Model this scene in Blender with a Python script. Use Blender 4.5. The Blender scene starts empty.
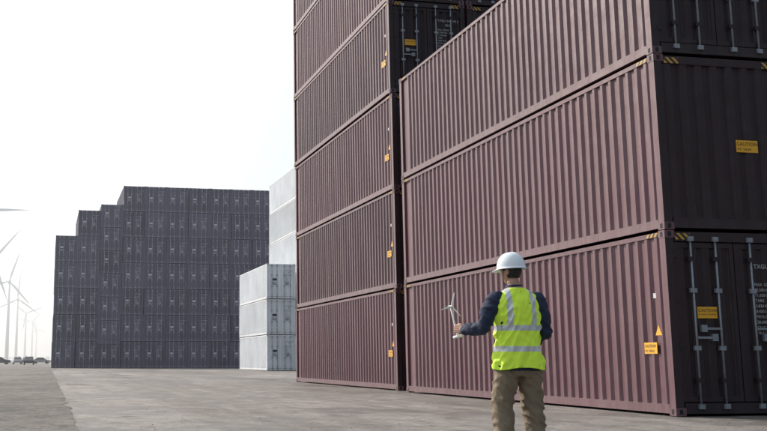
import bpy, bmesh, math, random
from mathutils import Vector, Matrix, noise, Euler
random.seed(7)
D=bpy.data; C=bpy.context
scene=C.scene
R=math.radians

# ------------------------------------------------------------------ utils
def link(o,parent=None):
    scene.collection.objects.link(o)
    if parent: o.parent=parent
    return o
def empty(name,loc=(0,0,0),rotz=0):
    o=D.objects.new(name,None); o.location=loc; o.rotation_euler=(0,0,rotz); o.empty_display_size=.2
    return link(o)

class MB:
    def __init__(s): s.v=[];s.f=[];s.m=[];s.s=[]
    def add(s,vs,fs,mat=0,smooth=False):
        b=len(s.v); s.v+= [tuple(p) for p in vs]
        for f in fs:
            s.f.append([b+i for i in f]); s.m.append(mat); s.s.append(smooth)
    def box(s,x0,x1,y0,y1,z0,z1,mat=0):
        vs=[(x0,y0,z0),(x1,y0,z0),(x1,y1,z0),(x0,y1,z0),(x0,y0,z1),(x1,y0,z1),(x1,y1,z1),(x0,y1,z1)]
        s.add(vs,[(0,3,2,1),(4,5,6,7),(0,1,5,4),(1,2,6,5),(2,3,7,6),(3,0,4,7)],mat)
    def tube(s,pts,rad,n=10,mat=0,smooth=True):
        pts=[Vector(p) for p in pts]
        if not hasattr(rad,'__len__'): rad=[rad]*len(pts)
        vs=[];fs=[]
        up=None
        for i,p in enumerate(pts):
            d=(pts[min(i+1,len(pts)-1)]-pts[max(i-1,0)]).normalized()
            if up is None:
                up=Vector((0,0,1)) if abs(d.z)<.9 else Vector((1,0,0))
            a=d.cross(up).normalized(); b=a.cross(d).normalized(); up=b
            for k in range(n):
                t=2*math.pi*k/n
                vs.append(p+(a*math.cos(t)+b*math.sin(t))*rad[i])
        for i in range(len(pts)-1):
            for k in range(n):
                fs.append((i*n+k,(i+1)*n+k,(i+1)*n+(k+1)%n,i*n+(k+1)%n))
        fs.append(tuple(range(n))); e=(len(pts)-1)*n
        fs.append(tuple(e+n-1-k for k in range(n)))
        s.add(vs,fs,mat,smooth)
    def sphere(s,c,r,mat=0,nu=16,nv=10):
        if not hasattr(r,'__len__'): r=(r,r,r)
        vs=[];fs=[]
        for j in range(1,nv):
            ph=math.pi*j/nv
            for i in range(nu):
                t=2*math.pi*i/nu
                vs.append((c[0]+r[0]*math.sin(ph)*math.cos(t),c[1]+r[1]*math.sin(ph)*math.sin(t),c[2]+r[2]*math.cos(ph)))
        T=len(vs); vs.append((c[0],c[1],c[2]+r[2])); vs.append((c[0],c[1],c[2]-r[2]))
        for j in range(nv-2):
            for i in range(nu):
                fs.append((j*nu+i,(j+1)*nu+i,(j+1)*nu+(i+1)%nu,j*nu+(i+1)%nu))
        for i in range(nu):
            fs.append((T,i,(i+1)%nu)); fs.append((T+1,(nv-2)*nu+(i+1)%nu,(nv-2)*nu+i))
        s.add(vs,fs,mat,True)
    def loft(s,rings,n=32,mat=0,cap=True,p=2.3):
        vs=[];fs=[]
        for (cx,cy,z,hx,hy) in rings:
            for k in range(n):
                t=2*math.pi*k/n; c=math.cos(t); q=math.sin(t)
                x=math.copysign(abs(c)**(2/p),c); y=math.copysign(abs(q)**(2/p),q)
                vs.append((cx+hx*x,cy+hy*y,z))
        for i in range(len(rings)-1):
            for k in range(n):
                fs.append((i*n+k,i*n+(k+1)%n,(i+1)*n+(k+1)%n,(i+1)*n+k))
        if cap:
            fs.append(tuple(n-1-k for k in range(n))); e=(len(rings)-1)*n
            fs.append(tuple(e+k for k in range(n)))
        s.add(vs,fs,mat,True)
    def mesh(s,name,mats):
        me=D.meshes.new(name); me.from_pydata(s.v,[],s.f)
        for m in mats: me.materials.append(m)
        me.polygons.foreach_set('material_index',s.m)
        me.polygons.foreach_set('use_smooth',s.s)
        me.update()
        return me
    def obj(s,name,mats,parent=None):
        o=D.objects.new(name,s.mesh(name,mats)); return link(o,parent)

_tc={}
def textmesh(txt):
    if txt in _tc: return _tc[txt]
    cu=D.curves.new('t','FONT'); cu.body=txt; cu.size=1; cu.resolution_u=2
    o=D.objects.new('t',cu); scene.collection.objects.link(o)
    C.view_layer.update()
    me=D.meshes.new_from_object(o.evaluated_get(C.evaluated_depsgraph_get()))
    r=([tuple(v.co) for v in me.vertices],[tuple(p.vertices) for p in me.polygons])
    D.objects.remove(o); D.curves.remove(cu); D.meshes.remove(me)
    _tc[txt]=r; return r

def eval_mesh(o,name):
    C.view_layer.update()
    me=D.meshes.new_from_object(o.evaluated_get(C.evaluated_depsgraph_get()))
    me.name=name; return me

# ------------------------------------------------------------------ materials
class NT:
    def __init__(s,name):
        s.mat=D.materials.new(name); s.mat.use_nodes=True; s.t=s.mat.node_tree; s.n=s.t.nodes
        s.b=s.n['Principled BSDF']
    def new(s,ty,**k):
        nd=s.n.new(ty)
        for a,b in k.items(): setattr(nd,a,b)
        return nd
    def l(s,a,b): s.t.links.new(a,b)
    def noise(s,vec,scale,detail=5,rough=.6):
        nd=s.new('ShaderNodeTexNoise'); nd.inputs['Scale'].default_value=scale
        nd.inputs['Detail'].default_value=detail; nd.inputs['Roughness'].default_value=rough
        if vec is not None: s.l(vec,nd.inputs['Vector'])
        return nd.outputs['Fac']
    def ramp(s,fac,stops):
        nd=s.new('ShaderNodeValToRGB'); e=nd.color_ramp.elements
        while len(e)<len(stops): e.new(.5)
        for i,(p,c) in enumerate(stops):
            e[i].position=p; e[i].color=(tuple(c)[:3]+(1,)) if hasattr(c,'__len__') else (c,c,c,1)
        s.l(fac,nd.inputs['Fac']); return nd.outputs['Color']
    def mix(s,fac,a,b,mode='MIX'):
        nd=s.new('ShaderNodeMixRGB',blend_type=mode)
        for sock,val in ((nd.inputs['Fac'],fac),(nd.inputs['Color1'],a),(nd.inputs['Color2'],b)):
            if hasattr(val,'links'): s.l(val,sock)
            elif hasattr(val,'__len__'): sock.default_value=tuple(val)[:3]+(1,)
            else: sock.default_value=val if sock.type=='VALUE' else (val,val,val,1)
        return nd.outputs['Color']
    def math(s,op,a,b=0.):
        nd=s.new('ShaderNodeMath',operation=op)
        for i,v in enumerate((a,b)):
            if hasattr(v,'links'): s.l(v,nd.inputs[i])
            else: nd.inputs[i].default_value=v
        return nd.outputs[0]
    def bump(s,h,st=.3,dist=.01):
        nd=s.new('ShaderNodeBump'); nd.inputs['Strength'].default_value=st; nd.inputs['Distance'].default_value=dist
        s.l(h,nd.inputs['Height']); s.l(nd.outputs[0],s.b.inputs['Normal'])
    def mapping(s,vec,scale=(1,1,1),rot=0,loc=(0,0,0)):
        nd=s.new('ShaderNodeMapping'); nd.inputs['Scale'].default_value=scale; nd.inputs['Location'].default_value=loc
        s.l(vec,nd.inputs['Vector'])
        if not rot: return nd.outputs[0]
        m2=s.new('ShaderNodeMapping'); m2.inputs['Rotation'].default_value=(R(33),R(21),R(rot)); s.l(nd.outputs[0],m2.inputs['Vector']); return m2.outputs[0]
    def obj(s): 
        return s.new('ShaderNodeTexCoord').outputs['Object']

def simple(name,col,rough=.6,metal=0,var=.25,scale=8,bump=0,bscale=60,spec=.5):
    t=NT(name); v=t.obj(); f=t.noise(v,scale)
    c=t.mix(f,tuple(x*(1-var) for x in col),tuple(min(1,x*(1+var)) for x in col))
    t.l(c,t.b.inputs['Base Color']); t.b.inputs['Roughness'].default_value=rough
    t.b.inputs['Metallic'].default_value=metal
    t.b.inputs['Specular IOR Level'].default_value=spec
    if bump: t.bump(t.noise(v,bscale,3),bump,.004)
    return t.mat

def paint(name,col,dirt=(.16,.13,.11),rust=(.10,.035,.015),dirtamt=.35,rough=.5,rthr=.68,rndv=.3):
    t=NT(name); oc=t.obj(); oi=t.new('ShaderNodeObjectInfo')
    sc=t.new('ShaderNodeVectorMath',operation='SCALE'); sc.inputs[0].default_value=(61,37,23); t.l(oi.outputs['Random'],sc.inputs['Scale'])
    ad=t.new('ShaderNodeVectorMath',operation='ADD'); t.l(oc,ad.inputs[0]); t.l(sc.outputs[0],ad.inputs[1]); v=ad.outputs[0]
    big=t.noise(v,.5,4); 
    base=t.mix(big,tuple(x*.72 for x in col),tuple(x*1.28 for x in col))
    rv=t.math('MULTIPLY_ADD',oi.outputs['Random'],rndv); t.n[-1].inputs[2].default_value=1-rndv/2
    base=t.mix(1.,base,rv,'MULTIPLY')
    st=t.noise(t.mapping(v,(9,9,.35)),1.,5,.65)
    sf=t.ramp(st,[(.42,0.),(.72,dirtamt)])
    base=t.mix(sf,base,dirt)
    fine=t.noise(v,3.,8,.75)
    df=t.ramp(fine,[(.5,0.),(.85,dirtamt*.8)])
    base=t.mix(df,base,dirt)
    sx=t.new('ShaderNodeSeparateXYZ'); t.l(oc,sx.inputs[0])
    dz=t.ramp(sx.outputs[2],[(.0,.55),(.38,0.)]); dz=t.mix(1.,dz,t.ramp(st,[(.3,.3),(.7,1.)]),'MULTIPLY')
    base=t.mix(dz,base,dirt)
    rn=t.noise(t.mapping(v,(5,5,2.2)),2.1,8,.75)
    rf=t.ramp(rn,[(rthr,0.),(rthr+.05,.85)])
    base=t.mix(rf,base,rust)
    t.l(base,t.b.inputs['Base Color'])
    rr=t.ramp(fine,[(.3,rough-.08),(.8,rough+.25)]); t.l(rr,t.b.inputs['Roughness'])
    h=t.mix(.35,t.noise(v,1.3,3,.5),t.noise(v,5.,6,.6)); t.bump(h,.5,.022)
    return t.mat

M_brown=paint('maroon_container_paint',(.100,.037,.050),dirt=(.185,.125,.13),rough=.33,rthr=.65,dirtamt=.42)
M_far=paint('haze_tinted_plum_container_paint',(.085,.080,.122),dirt=(.24,.24,.31),rust=(.13,.10,.12),rndv=.5)  # distance haze is mixed into these blue-grey colours
M_white=paint('white_container_paint',(.72,.75,.78),dirt=(.45,.44,.42),rust=(.3,.2,.14),dirtamt=.3)
M_brown_dark=paint('shaded_end_maroon_paint',(.020,.008,.011),dirt=(.04,.03,.03),dirtamt=.25,rough=.55)  # darker copy of the maroon: shade of the sunless ends put into colour
M_galv=simple('galvanised_steel',(.26,.28,.31),.5,.5,var=.45,scale=14)
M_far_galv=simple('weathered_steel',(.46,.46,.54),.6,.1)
M_rubber=simple('door_gasket',(.012,.012,.013),.8)
M_yellow=simple('caution_decal_yellow',(.75,.38,.02),.5,var=.15)
M_black=simple('decal_black',(.01,.01,.01),.5)
M_wtext=simple('decal_white',(.5,.5,.5),.5,var=.2)
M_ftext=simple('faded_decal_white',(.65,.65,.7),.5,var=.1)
def hazard():
    t=NT('hazard_stripes'); v=t.obj(); sx=t.new('ShaderNodeSeparateXYZ'); t.l(v,sx.inputs[0])
    a=t.math('ADD',sx.outputs[0],sx.outputs[1]); a=t.math('ADD',a,sx.outputs[2]); a=t.math('MULTIPLY',a,9.); a=t.math('FRACT',a); a=t.math('GREATER_THAN',a,.5)
    t.l(t.mix(a,(.01,.01,.01),(.5,.28,.04)),t.b.inputs['Base Color']); return t.mat
M_haz=hazard()

# ------------------------------------------------------------------ container
def container_mesh(name,end='doors',mats=None,H=2.885,labels=True,side=True):
    L=12.19;W=2.44;B=MB()
    for x0,x1 in ((0,.15),(W-.15,W)):
        B.box(x0+.004,x1-.004,.006,.16,.118,H-.118,0)
        B.add([(x0+.002,.003,.119),(x1-.002,.003,.119),(x1-.002,.003,H-.119),(x0+.002,.003,H-.119)],[(0,1,2,3)],3)  # overlay in the end-face slot; on maroon containers it paints post fronts as shaded
        B.box(x0+.004,x1-.004,L-.16,L-.006,.118,H-.118,0)
    for x0 in (-.003,W-.172):
        for y0 in (-.003,L-.172):
            for z0 in (0,H-.118):
                B.box(x0,x0+.175,y0,y0+.175,z0,z0+.118,0)
                zc=z0+.059; yc=y0+.0875; xc=x0+.0875
                xs=x0-.003 if x0<1 else x0+.175+.003
                B.add([(xs,yc-.03,zc-.038),(xs,yc+.03,zc-.038),(xs,yc+.03,zc+.038),(xs,yc-.03,zc+.038)],[(0,1,2,3)],2)
                ys=y0-.003 if y0<1 else y0+.175+.003
                B.add([(xc-.03,ys,zc-.038),(xc+.03,ys,zc-.038),(xc+.03,ys,zc+.038),(xc-.03,ys,zc+.038)],[(0,1,2,3)],2)
    for xs in (0,1):
        a,b=(.006,.07) if xs==0 else (W-.07,W-.006)
        B.box(a,b,.172,L-.172,.03,.17,0)
        B.box(a,b,.172,L-.172,H-.09,H-.018,0)
    B.box(.07,W-.07,.172,L-.172,.10,.15,2)
    B.box(.07,W-.07,.172,L-.172,H-.06,H-.04,0)
    prof=[];y=.16;p=(.072,.060,.082,.060)
    xo,xi=.016,.058
    prof.append((y,xi)); y+=.03; prof.append((y,xi)); y+=.06
    while y<L-.45:
        prof+= [(y,xo),(y+p[0],xo),(y+p[0]+p[1],xi),(y+p[0]+p[1]+p[2],xi)]; y+=sum(p)
    prof.append((L-.16,xi))
    for sd_ in (0,1):
        vs=[];fs=[]
        for (yy,xx) in prof:
            X=xx if sd_==0 else W-xx
            vs+=[(X,yy,.168),(X,yy,H-.088)]
        for i in range(len(prof)-1):
            q=(2*i,2*i+1,2*i+3,2*i+2)
            fs.append(q if sd_==0 else q[::-1])
        B.add(vs,fs,0)
    def endwall(y_out,sgn):
        pr=[];x=.145
        pr.append((x,.05)); x+=.06
        while x<W-.4:
            pr+= [(x,.02),(x+.11,.02),(x+.14,.06),(x+.25,.06)]; x+=.28
        pr.append((W-.145,.05))
        vs=[];fs=[]
        for (xx,d) in pr: vs+=[(xx,y_out+sgn*d,.19),(xx,y_out+sgn*d,H-.15)]
        for i in range(len(pr)-1):
            q=(2*i,2*i+2,2*i+3,2*i+1); fs.append(q if sgn>0 else q[::-1])
        B.add(vs,fs,3 if sgn>0 else 0)
        ya,yb=sorted((y_out+sgn*.01,y_out+sgn*.12))
        B.box(.172,W-.172,ya,yb,.03,.19,3 if sgn>0 else 0); B.box(.172,W-.172,ya,yb,H-.15,H-.02,3 if sgn>0 else 0)
    endwall(L,-1)
    if end=='wall': endwall(0,1)
    else:
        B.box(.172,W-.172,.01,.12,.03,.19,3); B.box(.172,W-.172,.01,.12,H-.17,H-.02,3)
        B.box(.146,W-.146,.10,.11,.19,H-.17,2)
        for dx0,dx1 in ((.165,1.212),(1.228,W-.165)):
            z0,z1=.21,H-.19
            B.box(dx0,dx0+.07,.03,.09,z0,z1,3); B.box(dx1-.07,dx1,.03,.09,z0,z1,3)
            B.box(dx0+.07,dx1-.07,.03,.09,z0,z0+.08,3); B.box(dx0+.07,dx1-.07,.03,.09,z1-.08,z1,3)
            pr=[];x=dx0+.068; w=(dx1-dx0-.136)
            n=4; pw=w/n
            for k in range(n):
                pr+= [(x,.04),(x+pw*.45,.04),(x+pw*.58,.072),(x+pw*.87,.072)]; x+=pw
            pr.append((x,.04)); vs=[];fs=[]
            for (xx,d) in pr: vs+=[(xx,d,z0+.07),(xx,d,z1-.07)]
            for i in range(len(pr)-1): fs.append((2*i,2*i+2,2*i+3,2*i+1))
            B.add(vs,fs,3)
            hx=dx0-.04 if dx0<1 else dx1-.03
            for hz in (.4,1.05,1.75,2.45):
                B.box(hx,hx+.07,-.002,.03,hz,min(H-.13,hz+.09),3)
        for bx in (.44,.88,1.50,1.98):
            B.tube([(bx,.0,.12),(bx,.0,H-.10)],.018,8,1)
            for z in (.5,1.0,1.9,2.4): B.box(bx-.055,bx+.055,-.02,.032,min(z,H-.3),min(z,H-.3)+.07,3 if z in (.5,2.4) else 1)
            for z in (.10,H-.17): B.box(bx-.05,bx+.05,-.028,.02,z,z+.075,1)
        for bx,dz in ((.44,1.18),(.88,1.32),(1.50,1.32),(1.98,1.18)):
            d=1 if bx in (.44,1.50) else -1
            x0,x1=sorted((bx,bx+d*.36))
            B.box(x0,x1,-.034,-.022,dz,dz+.035,1)
            B.box(x1-.1 if d>0 else x0,x1 if d>0 else x0+.1,-.03,.035,dz-.035,dz+.075,1)
    if labels:
        def dtext(txt,x,z,size,y=.015,mat=5):
            vs,fs=textmesh(txt)
            B.add([(x+v[0]*size,y,z+v[1]*size) for v in vs],fs,mat)
        def plate(x0,x1,z0,z1,y,mat):
            B.add([(x0,y,z0),(x1,y,z0),(x1,y,z1),(x0,y,z1)],[(0,1,2,3)],mat)
        yy=.012 if end=='wall' else .026
        if end=='doors':
            plate(.50,.85,1.50,1.68,yy,4); dtext('CAUTION',.515,1.60,.072,yy-.003,6); dtext('9\'6" HIGH CONTAINER',.515,1.55,.03,yy-.003,6)
            for i,s_ in enumerate(['MAX. GROSS','32,500 KGS','71,650 LBS','TARE','3,820 KGS','8,420 LBS','PAYLOAD','28,680 KGS','CU.CAP.','76.4 CU.M.']):
                dtext(s_,1.55,2.02-i*.085,.066,yy,5)
            dtext('TXGU 582140 6',1.56,2.30,.10,yy,5); dtext('45G1',1.8,2.16,.10,yy,5)
        else:
            plate(1.40,1.80,1.30,1.50,yy,4); dtext('CAUTION',1.41,1.41,.085,yy-.003,6); dtext('9\'6" HIGH',1.42,1.33,.06,yy-.003,6)
        plate(.19,.45,H-.145,H-.045,.006,7); plate(W-.45,W-.19,H-.145,H-.045,.006,7)
        def sp(y0,y1,z0,z1,x,mat): B.add([(x,y0,z0),(x,y1,z0),(x,y1,z1),(x,y0,z1)],[(0,3,2,1)],mat)
        sp(.20,.5,H-.085,H-.025,.002,7); sp(L-.5,L-.2,H-.085,H-.025,.002,7)
        def stext(txt,y,z,size,x=.012,mat=5):
            vs,fs=textmesh(txt)
            B.add([(x,y-v[0]*size,z+v[1]*size) for v in vs],[f[::-1] for f in fs],mat)
        if side and end=='doors':
            sp(.42,.78,.95,1.13,.013,4); stext('CAUTION',.77,1.05,.070,.010,6); stext('9\'6" HIGH',.76,.975,.060,.010,6)
            B.add([(.013,.26,1.24),(.013,.44,1.24),(.013,.35,1.40)],[(0,2,1)],4)
            sp(.36,.44,1.83,1.91,.013,5)
    me=B.mesh(name,mats); return me
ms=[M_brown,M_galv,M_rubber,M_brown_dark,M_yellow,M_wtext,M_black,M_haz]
me_door=container_mesh('container_doors','doors',ms)
me_plain=container_mesh('container_doors_plain_side','doors',ms,side=False)
me_wall=container_mesh('container_wall','wall',ms)
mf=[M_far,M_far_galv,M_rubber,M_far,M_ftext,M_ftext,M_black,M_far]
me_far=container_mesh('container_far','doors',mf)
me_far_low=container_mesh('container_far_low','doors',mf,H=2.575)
mw=[M_white,M_galv,M_rubber,M_white,M_black,M_black,M_black,M_white]
me_white=container_mesh('container_white','doors',mw,side=False)
def put(me,x,y,z,name='shipping_container',jit=.015):
    o=D.objects.new(name,me); o.location=(x+random.uniform(-jit,jit),y+random.uniform(-jit,jit),z); link(o); return o
NX,NY=9.54,14.5
for c in range(3):
    for l in range(3):
        put((me_door,me_wall,me_plain)[l],NX+c*2.50,NY,l*2.9)
for c in range(5):
    for l in range(6 if c<4 else 5):
        put(me_door if (l+c)%3!=1 or c==0 else me_wall,9.78+c*2.50,28.1,l*2.9,jit=.03)
for l in range(3): put(me_white,17.5,82,l*2.9,jit=.04)
for c in range(2):
    for l in range(6): put(me_white,20.4+c*2.5,82.3,l*2.9,jit=.04)
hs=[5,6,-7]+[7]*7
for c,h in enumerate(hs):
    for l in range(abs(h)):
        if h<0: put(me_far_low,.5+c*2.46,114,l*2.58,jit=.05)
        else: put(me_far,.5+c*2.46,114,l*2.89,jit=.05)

# ------------------------------------------------------------------ ground
def ground_mat():
    t=NT('worn_concrete'); v=t.obj()
    big=t.noise(t.mapping(v,(1,.5,1),37),.13,7,.6)
    med=t.noise(t.mapping(v,(1,.55,1),52,(13,7,3)),.55,12,.68)
    sm=t.noise(t.mapping(v,(1,.8,1),23,(5,9,1)),2.1,12,.75)
    trk=t.noise(t.mapping(v,(1.3,.03,1),0,(3,5,.37)),1.,5,.6)
    fin=t.noise(t.mapping(v,(1,1,1),41),13.,8,.8); grit=t.noise(t.mapping(v,(1,1,1),17),60.,4,.8)
    c=t.ramp(big,[(.36,(.225,.200,.184)),(.62,(.40,.365,.34))])
    c=t.mix(t.ramp(med,[(.40,.85),(.50,.25),(.60,0.)]),c,(.115,.100,.092))
    c=t.mix(t.ramp(trk,[(.38,.45),(.55,0.)]),c,(.12,.105,.096))
    c=t.mix(t.ramp(sm,[(.36,.75),(.49,0.)]),c,(.11,.096,.088))
    c=t.mix(t.ramp(sm,[(.53,0.),(.68,.55)]),c,(.52,.48,.45))
    c=t.mix(t.ramp(fin,[(.36,.6),(.52,0.)]),c,(.10,.088,.08))
    c=t.mix(t.ramp(grit,[(.56,0.),(.66,.6)]),c,(.55,.50,.46))
    # a few dark stains
    stn=t.noise(t.mapping(v,(1,.6,1),63,(21,3,8)),.33,4,.5)
    c=t.mix(t.ramp(stn,[(.62,0.),(.67,.6)]),c,(.07,.06,.055))
    t.l(c,t.b.inputs['Base Color'])
    t.l(t.ramp(med,[(.40,.42),(.60,.85)]),t.b.inputs['Roughness'])
    h=t.mix(.45,t.mix(.5,fin,sm),grit); t.bump(h,1.,.045); t.b.inputs['Specular IOR Level'].default_value=.3
    return t.mat
def road_mat():
    t=NT('rough_asphalt'); v=t.obj()
    big=t.noise(t.mapping(v,(1,.3,1),29),.5,6,.65); sm=t.noise(t.mapping(v,(1,.7,1),48),2.3,11,.78); fin=t.noise(t.mapping(v,(1,1,1),35),15.,8,.8); grit=t.noise(t.mapping(v,(1,1,1),11),70.,3,.8)
    c=t.ramp(big,[(.38,(.13,.118,.108)),(.62,(.26,.235,.215))])
    c=t.mix(t.ramp(sm,[(.38,.85),(.5,0.)]),c,(.065,.057,.052))
    c=t.mix(t.ramp(sm,[(.54,0.),(.66,.6)]),c,(.42,.38,.35))
    c=t.mix(t.ramp(fin,[(.38,.8),(.5,0.)]),c,(.05,.045,.042))
    c=t.mix(t.ramp(grit,[(.52,0.),(.64,.7)]),c,(.45,.41,.37))
    t.l(c,t.b.inputs['Base Color']); t.b.inputs['Roughness'].default_value=.8
    t.bump(t.mix(.5,t.mix(.5,fin,sm),grit),1.,.06); t.b.inputs['Specular IOR Level'].default_value=.25
    return t.mat
def sheet(name,x0,x1,y0,y1,z,mat,nx=1,ny=1):
    B=MB(); vs=[(x0+(x1-x0)*i/nx,y0+(y1-y0)*j/ny,z) for j in range(ny+1) for i in range(nx+1)]
    fs=[(j*(nx+1)+i,j*(nx+1)+i+1,(j+1)*(nx+1)+i+1,(j+1)*(nx+1)+i) for j in range(ny) for i in range(nx)]
    B.add(vs,fs); return B.obj(name,[mat])
sheet('ground',-4000,4000,-200,7000,-.012,ground_mat())
B=MB();vs=[];fs=[];N=800
for j in range(N+1):
    y=-20+j*.8
    vs+=[(-14+noise.noise(Vector((0,y*.2,3)))*.5,y,-.006),(.42+noise.noise(Vector((0,y*.8,0)))*.10+noise.noise(Vector((4,y*3.1,0)))*.07,y,-.006)]
for j in range(N): fs.append((2*j,2*j+1,2*j+3,2*j+2))
B.add(vs,fs); B.obj('road',[road_mat()])

B=MB()
for i in range(700):
    if random.random()<.6: x=NX-.02-abs(random.gauss(0,.4)); y=random.uniform(9,42)
    else: x=random.uniform(-3,9); y=random.uniform(6.5,30)
    r=random.uniform(.003,.009)
    B.sphere((x,y,r*.3-.008),(r*random.uniform(.8,1.4),r,r*.7),0,6,4)
B.obj('loose_gravel',[simple('stone',(.3,.27,.25),.9)])

# ------------------------------------------------------------------ wind turbines
M_turb=simple('turbine_white',(.80,.84,.88),.5,var=.03)
def turbine(x,y,ang,hub=82,bl=38):
    e=empty('wind_turbine',(x,y,0))
    B=MB(); B.tube([(0,0,0),(0,0,hub*.5),(0,0,hub-1.5)],[2.1,1.6,1.1],16); B.obj('tower',[M_turb],e)
    B=MB(); B.box(-1.6,1.6,-3,7,hub-1.8,hub+1.6); B.tube([(0,-3,hub),(0,-4.5,hub),(0,-5.6,hub)],[1.5,1.3,.3],14); B.obj('nacelle',[M_turb],e)
    for k in range(3):
        a=R(ang+120*k); d=Vector((math.cos(a),0,math.sin(a))); p=Vector((-math.sin(a),0,math.cos(a)))
        B=MB(); vs=[];fs=[]
        st=[(0,.6,.6,0),(3,.7,.6,0),(8,1.35,.3,.4),(16,1.05,.22,.3),(26,.7,.14,.2),(30.5,.4,.08,.1),(bl,.08,.03,0)]
        for (r,w,th,off) in st:
            c=Vector((0,-4.3,hub))+d*r+p*off
            for q in range(8):
                t=2*math.pi*q/8; vs.append(c+p*w*math.cos(t)+Vector((0,1,0))*th*math.sin(t))
        for i in range(len(st)-1):
            for q in range(8): fs.append((i*8+q,i*8+(q+1)%8,(i+1)*8+(q+1)%8,(i+1)*8+q))
        fs.append(tuple(range(56-8,56))); B.add(vs,fs,0,True); B.obj('blade_%d'%(k+1),[M_turb],e)
turbine(-49,580,2); turbine(-46.5,870,51); turbine(-41.5,1100,72,bl=32)
turbine(-41.5,1420,85); turbine(-39,1850,20); turbine(-33,2250,50); turbine(-30,2800,100)

B=MB()
for i in range(1500):
    x=random.uniform(-420,60); y=1500+random.uniform(-40,60); h=3+5*abs(noise.noise(Vector((x*.02,0,0))))+random.uniform(0,2.5)
    z=random.uniform(.5,h); r=random.uniform(1.,2.2)
    vs=[(x+random.uniform(-r,r),y+random.uniform(-r,r),z+random.uniform(-r,r)*.8) for _ in range(3)]
    B.add(vs,[(0,1,2)])
B.obj('distant_tree_line',[simple('hazy_foliage',(.12,.14,.14),.9)])

# haze : thin real atmosphere over the far yard
hm=D.materials.new('thin_haze'); hm.use_nodes=True; hn=hm.node_tree.nodes; hn.clear()
ho=hn.new('ShaderNodeOutputMaterial'); hv=hn.new('ShaderNodeVolumeScatter'); hv.inputs['Density'].default_value=.0006; hv.inputs['Color'].default_value=(.93,.97,1,1); hv.inputs['Anisotropy'].default_value=.55
hm.node_tree.links.new(hv.outputs[0],ho.inputs['Volume'])
B=MB(); B.box(-1500,1500,45,3500,-5,140); B.obj('haze',[hm])

# ------------------------------------------------------------------ cars
M_glass=simple('car_glass',(.02,.025,.03),.1); M_tyre=simple('tyre',(.015,.015,.015),.9)
def car(x,y,rot,col):
    e=empty('parked_car',(x,y,0),rot); M=simple('car_paint',col,.3,var=.05)
    B=MB(); W=.88
    low=[(-2.2,.32),(-2.25,.6),(-2.15,.86),(-1.2,.95),(1.3,.97),(2.1,.92),(2.2,.6),(2.15,.32)]
    def extr(poly,w0,mat):
        n=len(poly); vs=[(-w0,p[0],p[1]) for p in poly]+[(w0,p[0],p[1]) for p in poly]
        B.add(vs,[tuple(range(n)),tuple(range(2*n-1,n-1,-1))]+[(i,n+i,n+(i+1)%n,(i+1)%n) for i in range(n)],mat)
    extr(low,W,0)
    cab=[(-1.25,.95),(-.55,1.42),(.75,1.45),(1.55,.97)]
    vs=[(-(W-.05 if z<1 else W-.2),yy,z) for yy,z in cab]+[((W-.05 if z<1 else W-.2),yy,z) for yy,z in cab]
    B.add(vs,[(0,1,2,3),(7,6,5,4),(0,4,5,1),(2,6,7,3)],1); B.add(vs,[(1,5,6,2)],0)
    B.box(-.68,.68,-.5,.7,1.43,1.47,0)
    for yy in (-1.4,1.35):
        for sx in (-1,1):
            B.tube([(sx*.70,yy,.32),(sx*.90,yy,.32)],.32,16,2)
    B.obj('car_body',[M,M_glass,M_tyre],e)
car(-3.2,190,0,(.03,.03,.04)); car(-6.2,225,.1,(.3,.3,.32)); car(-9.5,215,1.5,(.03,.04,.06)); car(-1.4,255,1.4,(.25,.25,.26)); car(-5.8,290,.0,(.04,.02,.02))

# ------------------------------------------------------------------ worker
W0=empty('construction_worker',(4.12,8.58,-.012),R(-5))
M_skin=simple('skin',(.42,.24,.17),.55,var=.08)
M_navy=simple('navy_jacket',(.014,.022,.055),.85,var=.3,bump=.5,bscale=300)
M_khaki=simple('khaki_trousers',(.21,.165,.11),.9,var=.18,bump=.5,bscale=250)
M_hair=simple('black_hair',(.012,.010,.009),.5)
M_boot=simple('boot_leather',(.05,.03,.02),.6)
M_helm=simple('helmet_white',(.74,.79,.84),.25,var=.03)
def vestm():
    t=NT('hi_vis_fabric'); v=t.obj(); f=t.noise(v,9)
    c=t.mix(f,(.50,.72,.045),(.62,.84,.07)); t.l(c,t.b.inputs['Base Color']); t.b.inputs['Roughness'].default_value=.8
    t.b.inputs['Emission Color'].default_value=(.55,.85,.05,1); t.b.inputs['Emission Strength'].default_value=.09  # slight glow added to lift the shaded fabric, standing in for fluorescence
    t.bump(t.noise(v,350,2),.3,.002); return t.mat
M_vest=vestm(); M_refl=simple('reflective_tape',(.55,.58,.60),.35,.3,var=.06)
def remeshed(B,name,vox,it=8,wr=None):
    me=B.mesh(name,[]); o=link(D.objects.new(name,me))
    m=o.modifiers.new('r','REMESH'); m.mode='VOXEL'; m.voxel_size=vox; m.use_smooth_shade=True
    s=o.modifiers.new('s','SMOOTH'); s.factor=.5; s.iterations=it
    m2=eval_mesh(o,name); D.objects.remove(o)
    if wr:
        ns=[v.normal.copy() for v in m2.vertices]
        for v,n in zip(m2.vertices,ns): v.co+=n*wr(v.co)
    for p in m2.polygons: p.use_smooth=True
    return m2
B=MB()
B.loft([(0,0,.72,.15,.11),(0,0,.80,.185,.135),(0,0,.9,.185,.135),(0,0,1.0,.17,.12),(0,.0,1.1,.165,.115),(0,0,1.2,.175,.12),(0,0,1.32,.185,.12),(0,0,1.4,.18,.105),(0,.0,1.46,.12,.08),(0,.01,1.52,.065,.065)])
def limb(ps,rs,n=16):
    B.tube(ps,rs,n)
    for p,r in zip(ps,rs): B.sphere(p,r*.99)
LSh=Vector((-.19,0,1.40));LE=Vector((-.32,-.03,1.14));LW=Vector((-.425,.19,1.135))
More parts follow.
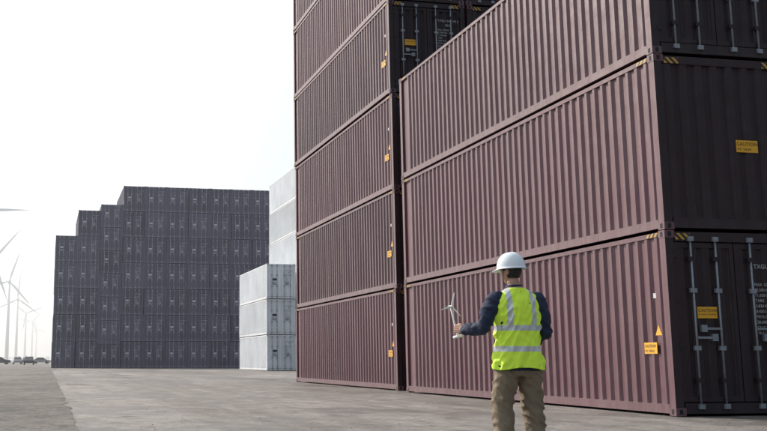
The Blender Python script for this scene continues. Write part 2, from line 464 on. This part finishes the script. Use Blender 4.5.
RSh=Vector((.185,0,1.40));RE=Vector((.255,-.02,1.11));RW=Vector((.20,.2,1.0))
limb([LSh,(LSh+LE)/2+Vector((-.01,0,0)),LE,(LE+LW)/2,LW],[.074,.066,.054,.05,.04])
limb([RSh,(RSh+RE)/2+Vector((.01,0,0)),RE,(RE+RW)/2,RW],[.074,.066,.054,.05,.04])
limb([(-.095,0,.84),(-.125,.01,.66),(-.150,.03,.48),(-.160,.0,.28),(-.165,-.02,.09)],[.114,.108,.098,.092,.084])
limb([(.095,0,.84),(.11,.02,.66),(.125,.04,.48),(.14,.02,.28),(.15,.0,.09)],[.114,.108,.098,.092,.084])
limb([(0,.01,1.45),(-.01,.02,1.56)],[.062,.056])
def wr(co):
    n=noise.noise(Vector((co.x*9,co.y*9,co.z*12)))*.007+noise.noise(Vector((co.x*25+3,co.y*25,co.z*30)))*.004
    r=noise.noise(Vector((co.x*7+9,co.y*7,co.z*15+co.x*11)))
    if co.z<.77: return n+.009*(1-2*min(1,abs(r)*2.2))
    if co.z<1.46: return n+.008*(1-2*min(1,abs(r)*2.2))+.008
    return 0
me=remeshed(B,'body_clothes',.009,5,wr)
for m in (M_navy,M_khaki,M_skin): me.materials.append(m)
for p in me.polygons:
    z=p.center.z
    p.material_index=1 if z<.77 else (2 if z>1.50 and abs(p.center.x)<.1 else 0)
link(D.objects.new('body',me),W0)
B=MB(); B.loft([(0,.01,1.46,.085,.08),(-.003,.012,1.49,.078,.075),(-.006,.016,1.53,.072,.070),(-.006,.016,1.53,.064,.062),(-.003,.012,1.49,.06,.06)],32,0,False); B.obj('collar',[M_navy],W0)
key=[(.785,.222,.168),(.85,.220,.166),(.95,.212,.158),(1.05,.205,.15),(1.15,.205,.149),(1.25,.21,.15),(1.33,.212,.147),(1.39,.20,.132),(1.43,.175,.116),(1.46,.14,.102),(1.485,.105,.09),(1.50,.085,.082)]
def kint(z):
    for a,b in zip(key,key[1:]):
        if z<=b[0]:
            t=(z-a[0])/(b[0]-a[0]); return a[1]+(b[1]-a[1])*t,a[2]+(b[2]-a[2])*t
    return key[-1][1:]
B=MB(); n=128; zs=[.785+i*(.715/90) for i in range(91)]; vs=[];fs=[]
for z in zs:
    hx,hy=kint(z)
    for k in range(n):
        t=2*math.pi*k/n; c=math.cos(t);q=math.sin(t);p=2.35
        x=math.copysign(abs(c)**(2/p),c)*hx;y=math.copysign(abs(q)**(2/p),q)*hy
        w=noise.noise(Vector((x*10,y*10,z*5)))*.014+noise.noise(Vector((x*7+5,y*9,z*17+x*9)))*.012+noise.noise(Vector((x*30,y*30,z*24)))*.004
        r=noise.noise(Vector((x*8+2,y*8,z*9-x*12))); w+=.010*(1-2*min(1,abs(r)*2.5))
        if z<1.0: w+=.012*math.sin(t*9+z*5)*max(0,(1.0-z)/.2)
        f=1+w/.2; vs.append((x*f,y*f+.0,z+ .012*math.sin(t*3)*(z<.80)))
for i in range(90):
    for k in range(n):
        fs.append((i*n+k,i*n+(k+1)%n,(i+1)*n+(k+1)%n,(i+1)*n+k))
B.add(vs,fs,0,True)
for i in range(90):
    for k in range(n):
        z=(zs[i]+zs[i+1])/2; x=vs[i*n+k][0]; y=vs[i*n+k][1]
        band=(.935<z<.985) or (1.12<z<1.17) or (z>1.17 and .085<abs(x)<.133)
        if band: B.m[i*n+k]=1
        elif y>0 and abs(x)<.008: B.m[i*n+k]=2
o=B.obj('safety_vest',[M_vest,M_refl,M_navy],W0); s=o.modifiers.new('s','SOLIDIFY'); s.thickness=.005
HR=empty('head'); HR.parent=W0; HR.location=(-.02,.035,1.655); HR.rotation_euler=(R(-4),0,R(38))
B=MB(); nu,nv=48,40; vs=[];fs=[]
for j in range(nv+1):
    ph=math.pi*j/nv
    for i in range(nu):
        t=2*math.pi*i/nu
        x=.076*math.sin(ph)*math.cos(t); y=.096*math.sin(ph)*math.sin(t); z=.118*math.cos(ph)
        if z<0:
            k=-z/.118; x*=1-.28*k; 
            if y<0: y*=1-.45*k
            else: y*=1-.05*k; 
            y+=.012*k
        if y>0:
            g=lambda cx,cz,s_,a: a*math.exp(-((x-cx)**2+(z-cz)**2)/(2*s_*s_))
            y+=g(0,-.022,.010,.018)+g(0,-.008,.008,.008)+g(0,.008,.007,.004)
            y-=g(-.031,.006,.012,.010)+g(.031,.006,.012,.010)
            y+=g(0,.026,.03,.004)+g(0,-.058,.012,.005)-abs(g(0,-.063,.006,.003))+g(0,-.098,.014,.006)
        vs.append((x,y,z))
for j in range(nv):
    for i in range(nu): fs.append((j*nu+i,(j+1)*nu+i,(j+1)*nu+(i+1)%nu,j*nu+(i+1)%nu))
B.add(vs,fs,0,True)
for sx in (-1,1):
    B.sphere((sx*.079,-.008,-.005),(.010,.018,.031),0,14,10); B.sphere((sx*.083,-.004,.006),(.008,.012,.018),0,12,8)
    B.sphere((sx*.030,.080,.004),(.012,.012,.011),1,14,10); B.sphere((sx*.030,.0905,.004),(.005,.003,.005),2,10,8)
    B.tube([(sx*.016,.091,.024),(sx*.031,.092,.028),(sx*.045,.082,.023)],.003,6,2)
B.tube([(-.024,.079,-.062),(0,.089,-.061),(.024,.079,-.062)],[.003,.0045,.003],8,3)
B.obj('face',[M_skin,simple('eye_white',(.75,.75,.73),.2,var=.02),M_hair,simple('lips',(.33,.13,.11),.5)],HR)
B=MB(); vs=[];fs=[]
for j in range(nv+1):
    ph=math.pi*(.18+.50*j/nv)
    for i in range(nu):
        t=math.pi+math.pi*(-.02+1.04*i/(nu-1)) if j>nv*.6 else math.pi+math.pi*(-.14+1.28*i/(nu-1))
        x=.081*math.sin(ph)*math.cos(t); y=.101*math.sin(ph)*math.sin(t); z=.121*math.cos(ph)
        if z<0: k=-z/.118; x*=1-.22*k; y*=1-.38*k
        r=1+.02*noise.noise(Vector((x*60,y*60,z*120))); vs.append((x*r,y*r,z))
for j in range(nv):
    for i in range(nu-1): fs.append((j*nu+i,(j+1)*nu+i,(j+1)*nu+i+1,j*nu+i+1))
B.add(vs,fs,0,True); o=B.obj('hair',[M_hair],HR); s=o.modifiers.new('s','SOLIDIFY'); s.thickness=.006
B=MB(); vs=[];fs=[]; nv=18
for j in range(nv+1):
    ph=math.pi/2*j/nv
    for i in range(nu):
        t=2*math.pi*i/nu; r=math.sin(ph)**.85
        x=.114*r*math.cos(t);y=.134*r*math.sin(t);z=.140*math.cos(ph)
        rid=.006*math.exp(-(x/.012)**2)*(z>.03)+.004*(math.exp(-((x-.035)/.007)**2)+math.exp(-((x+.035)/.007)**2))*(z>.05)
        vs.append((x,y,z+rid))
for (e,zz) in ((.006,-.004),(.012,-.008),(.013,-.014)):
    for i in range(nu):
        t=2*math.pi*i/nu; fr=max(0,math.sin(t))**3
        vs.append(((.114+e)*math.cos(t),(.134+e+fr*.045*(e/.012))*math.sin(t),zz-.012*fr))
NR=nv+1+3
for j in range(NR-1):
    for i in range(nu): fs.append((j*nu+i,(j+1)*nu+i,(j+1)*nu+(i+1)%nu,j*nu+(i+1)%nu))
B.add(vs,fs,0,True)
o=B.obj('helmet',[M_helm],HR); o.location=(0,-.004,.030); o.rotation_euler=(R(2),0,0); s=o.modifiers.new('s','SOLIDIFY'); s.thickness=.004
B=MB(); B.tube([(-.08,.03,.03),(-.072,.045,-.05),(-.03,.07,-.112),(.03,.07,-.112),(.072,.045,-.05),(.08,.03,.03)],.004,6); B.obj('chin_strap',[M_black],HR)
def hand(name,wrist,xdir,side,curl,zup=Vector((0,0,1))):
    X=xdir.normalized(); Y=zup.cross(X).normalized(); Z=X.cross(Y)
    Mx=Matrix((X,Y,Z)).transposed()
    B=MB()
    def P(x,y,z): return wrist+Mx@Vector((x,y*side,z))
    B.tube([P(-.03,0,0),P(.0,0,0),P(.02,0,0)],[.026,.026,.024],12)
    for z,r in ((.027,.013),(.010,.014),(-.008,.014),(-.025,.012)):
        B.tube([P(-.005,0,z*.6),P(.04,-.003,z),P(.088,-.003,z*1.05)],[r*1.1,r*1.1,r*.85],10)
    for z,l,r in ((.031,1.0,.0088),(.011,1.1,.0092),(-.010,1.03,.0088),(-.030,.82,.0078)):
        a=0; x,y=.088,-.003; pts=[P(x,y,z)]
        for seg,ca in ((.040,curl[0]),(.025,curl[1]),(.021,curl[2])):
            a+=R(ca); x+=seg*l*math.cos(a); y-=seg*l*math.sin(a); pts.append(P(x,y,z))
        B.tube(pts,[r,r*.95,r*.85,r*.7],10)
        for p,q in zip(pts,(r,r*.96,r*.88,r*.75)): B.sphere(p,q,0,10,8)
    tp=[P(.02,-.012,.022),P(.05,-.035,.042),P(.08,-.048,.040),P(.102,-.052,.032)]
    B.tube(tp,[.014,.0115,.010,.008],10)
    for p,q in zip(tp,(.014,.0117,.0102,.0085)): B.sphere(p,q,0,10,8)
    me=remeshed(B,name,.0028,3); me.materials.append(M_skin); link(D.objects.new(name,me),W0)
    return P
fd=(LW-LE).normalized()
PL=hand('hand_holding',LW+fd*.025,(fd+Vector((-.25,.1,.2))),1,(62,70,45))
rd=(RW-RE).normalized()
hand('hand_relaxed',RW+rd*.025,(rd+Vector((-.2,.2,0))),-1,(30,35,25))
for nm,(x,y) in (('boot_a',(-.165,-.02)),('boot_b',(.15,.0))):
    B=MB(); B.tube([(x,y,.20),(x,y,.08)],[.052,.05],16)
    B.loft([(x,y+.06,0,.05,.14),(x,y+.06,.02,.052,.145),(x,y+.06,.05,.05,.138),(x,y+.03,.09,.045,.1),(x,y,.12,.042,.055)])
    me=remeshed(B,nm,.007,3); me.materials.append(M_boot); link(D.objects.new(nm,me),W0)

C.view_layer.update()
gp=W0.matrix_world@PL(.100,-.030,0)
T=empty('wind_turbine_model',gp,R(10)); T.rotation_euler=(R(0),R(-14),R(10))
M_model=simple('model_white_plastic',(.82,.83,.84),.35,var=.03)
B=MB(); B.tube([(0,0,-.085),(0,0,-.07),(0,0,-.066)],[.045,.045,.038],28); B.tube([(0,0,-.068),(0,0,.0),(0,0,.20)],[.011,.009,.006],14); B.obj('tower_and_base',[M_model],T)
B=MB(); B.box(-.010,.010,-.014,.030,.196,.216); B.tube([(0,-.014,.206),(0,-.028,.206),(0,-.034,.206)],[.011,.010,.003],12); B.obj('nacelle',[M_model],T)
B=MB()
for k in range(3):
    a=R(62+120*k); d=Vector((math.cos(a),0,math.sin(a))); p=Vector((-math.sin(a),.35,math.cos(a))).normalized()
    vs=[];fs=[];st=[(.004,.004,.004),(.03,.010,.003),(.08,.008,.002),(.12,.004,.0012),(.135,.001,.0008)]
    for (r,w,th) in st:
        c=Vector((0,-.024,.206))+d*r
        for q in range(8):
            t=2*math.pi*q/8; vs.append(c+p*w*math.cos(t)+Vector((0,1,0))*th*math.sin(t))
    for i in range(4):
        for q in range(8): fs.append((i*8+q,i*8+(q+1)%8,(i+1)*8+(q+1)%8,(i+1)*8+q))
    fs.append(tuple(range(32,40))); B.add(vs,fs,0,True)
B.obj('rotor',[M_model],T)

# ------------------------------------------------------------------ light
AZ,EL=R(-37),R(32)
sd=Vector((math.sin(AZ)*math.cos(EL),math.cos(AZ)*math.cos(EL),math.sin(EL)))
su=D.lights.new('sun','SUN'); su.energy=5; su.angle=R(.5); su.color=(1,.93,.85)
so=D.objects.new('sun',su); so.rotation_euler=sd.to_track_quat('Z','Y').to_euler(); link(so)
w=D.worlds.new('World'); scene.world=w; w.use_nodes=True; nt=w.node_tree; N=nt.nodes; Lk=nt.links.new
bg=N['Background']; sky=N.new('ShaderNodeTexSky'); sky.sky_type='NISHITA'; sky.sun_disc=False
sky.sun_elevation=EL; sky.sun_rotation=AZ; sky.dust_density=4; sky.air_density=1
tc=N.new('ShaderNodeTexCoord'); dp=N.new('ShaderNodeVectorMath'); dp.operation='DOT_PRODUCT'; Lk(tc.outputs['Generated'],dp.inputs[0]); dp.inputs[1].default_value=sd
rp=N.new('ShaderNodeValToRGB'); e=rp.color_ramp.elements
e[0].position=0; e[0].color=(.18,.21,.26,1); e[1].position=.55; e[1].color=(.45,.55,.64,1)
x=e.new(.82); x.color=(1.02,1.13,1.22,1); x=e.new(.92); x.color=(1.5,1.53,1.53,1)
ma=N.new('ShaderNodeMath'); ma.operation='MULTIPLY_ADD'; ma.inputs[1].default_value=.5; ma.inputs[2].default_value=.5
Lk(dp.outputs['Value'],ma.inputs[0]); Lk(ma.outputs[0],rp.inputs['Fac'])
scl=N.new('ShaderNodeVectorMath'); scl.operation='SCALE'; scl.inputs['Scale'].default_value=10; Lk(rp.outputs['Color'],scl.inputs[0])
mx=N.new('ShaderNodeMixRGB'); mx.inputs['Fac'].default_value=.8; Lk(sky.outputs['Color'],mx.inputs['Color1']); Lk(scl.outputs[0],mx.inputs['Color2'])
Lk(mx.outputs['Color'],bg.inputs['Color']); bg.inputs['Strength'].default_value=.10

# ------------------------------------------------------------------ camera
cam=D.cameras.new('camera'); co=D.objects.new('camera',cam); link(co)
co.location=(0,0,.85); co.rotation_euler=(R(90+9.46),0,R(-11.1))
cam.sensor_width=36; cam.lens=47.87; cam.shift_x=.174; cam.shift_y=-.0332; cam.clip_end=10000; cam.clip_start=.05
scene.camera=co
scene.view_settings.view_transform='Standard'; scene.view_settings.look='None'; scene.view_settings.exposure=0
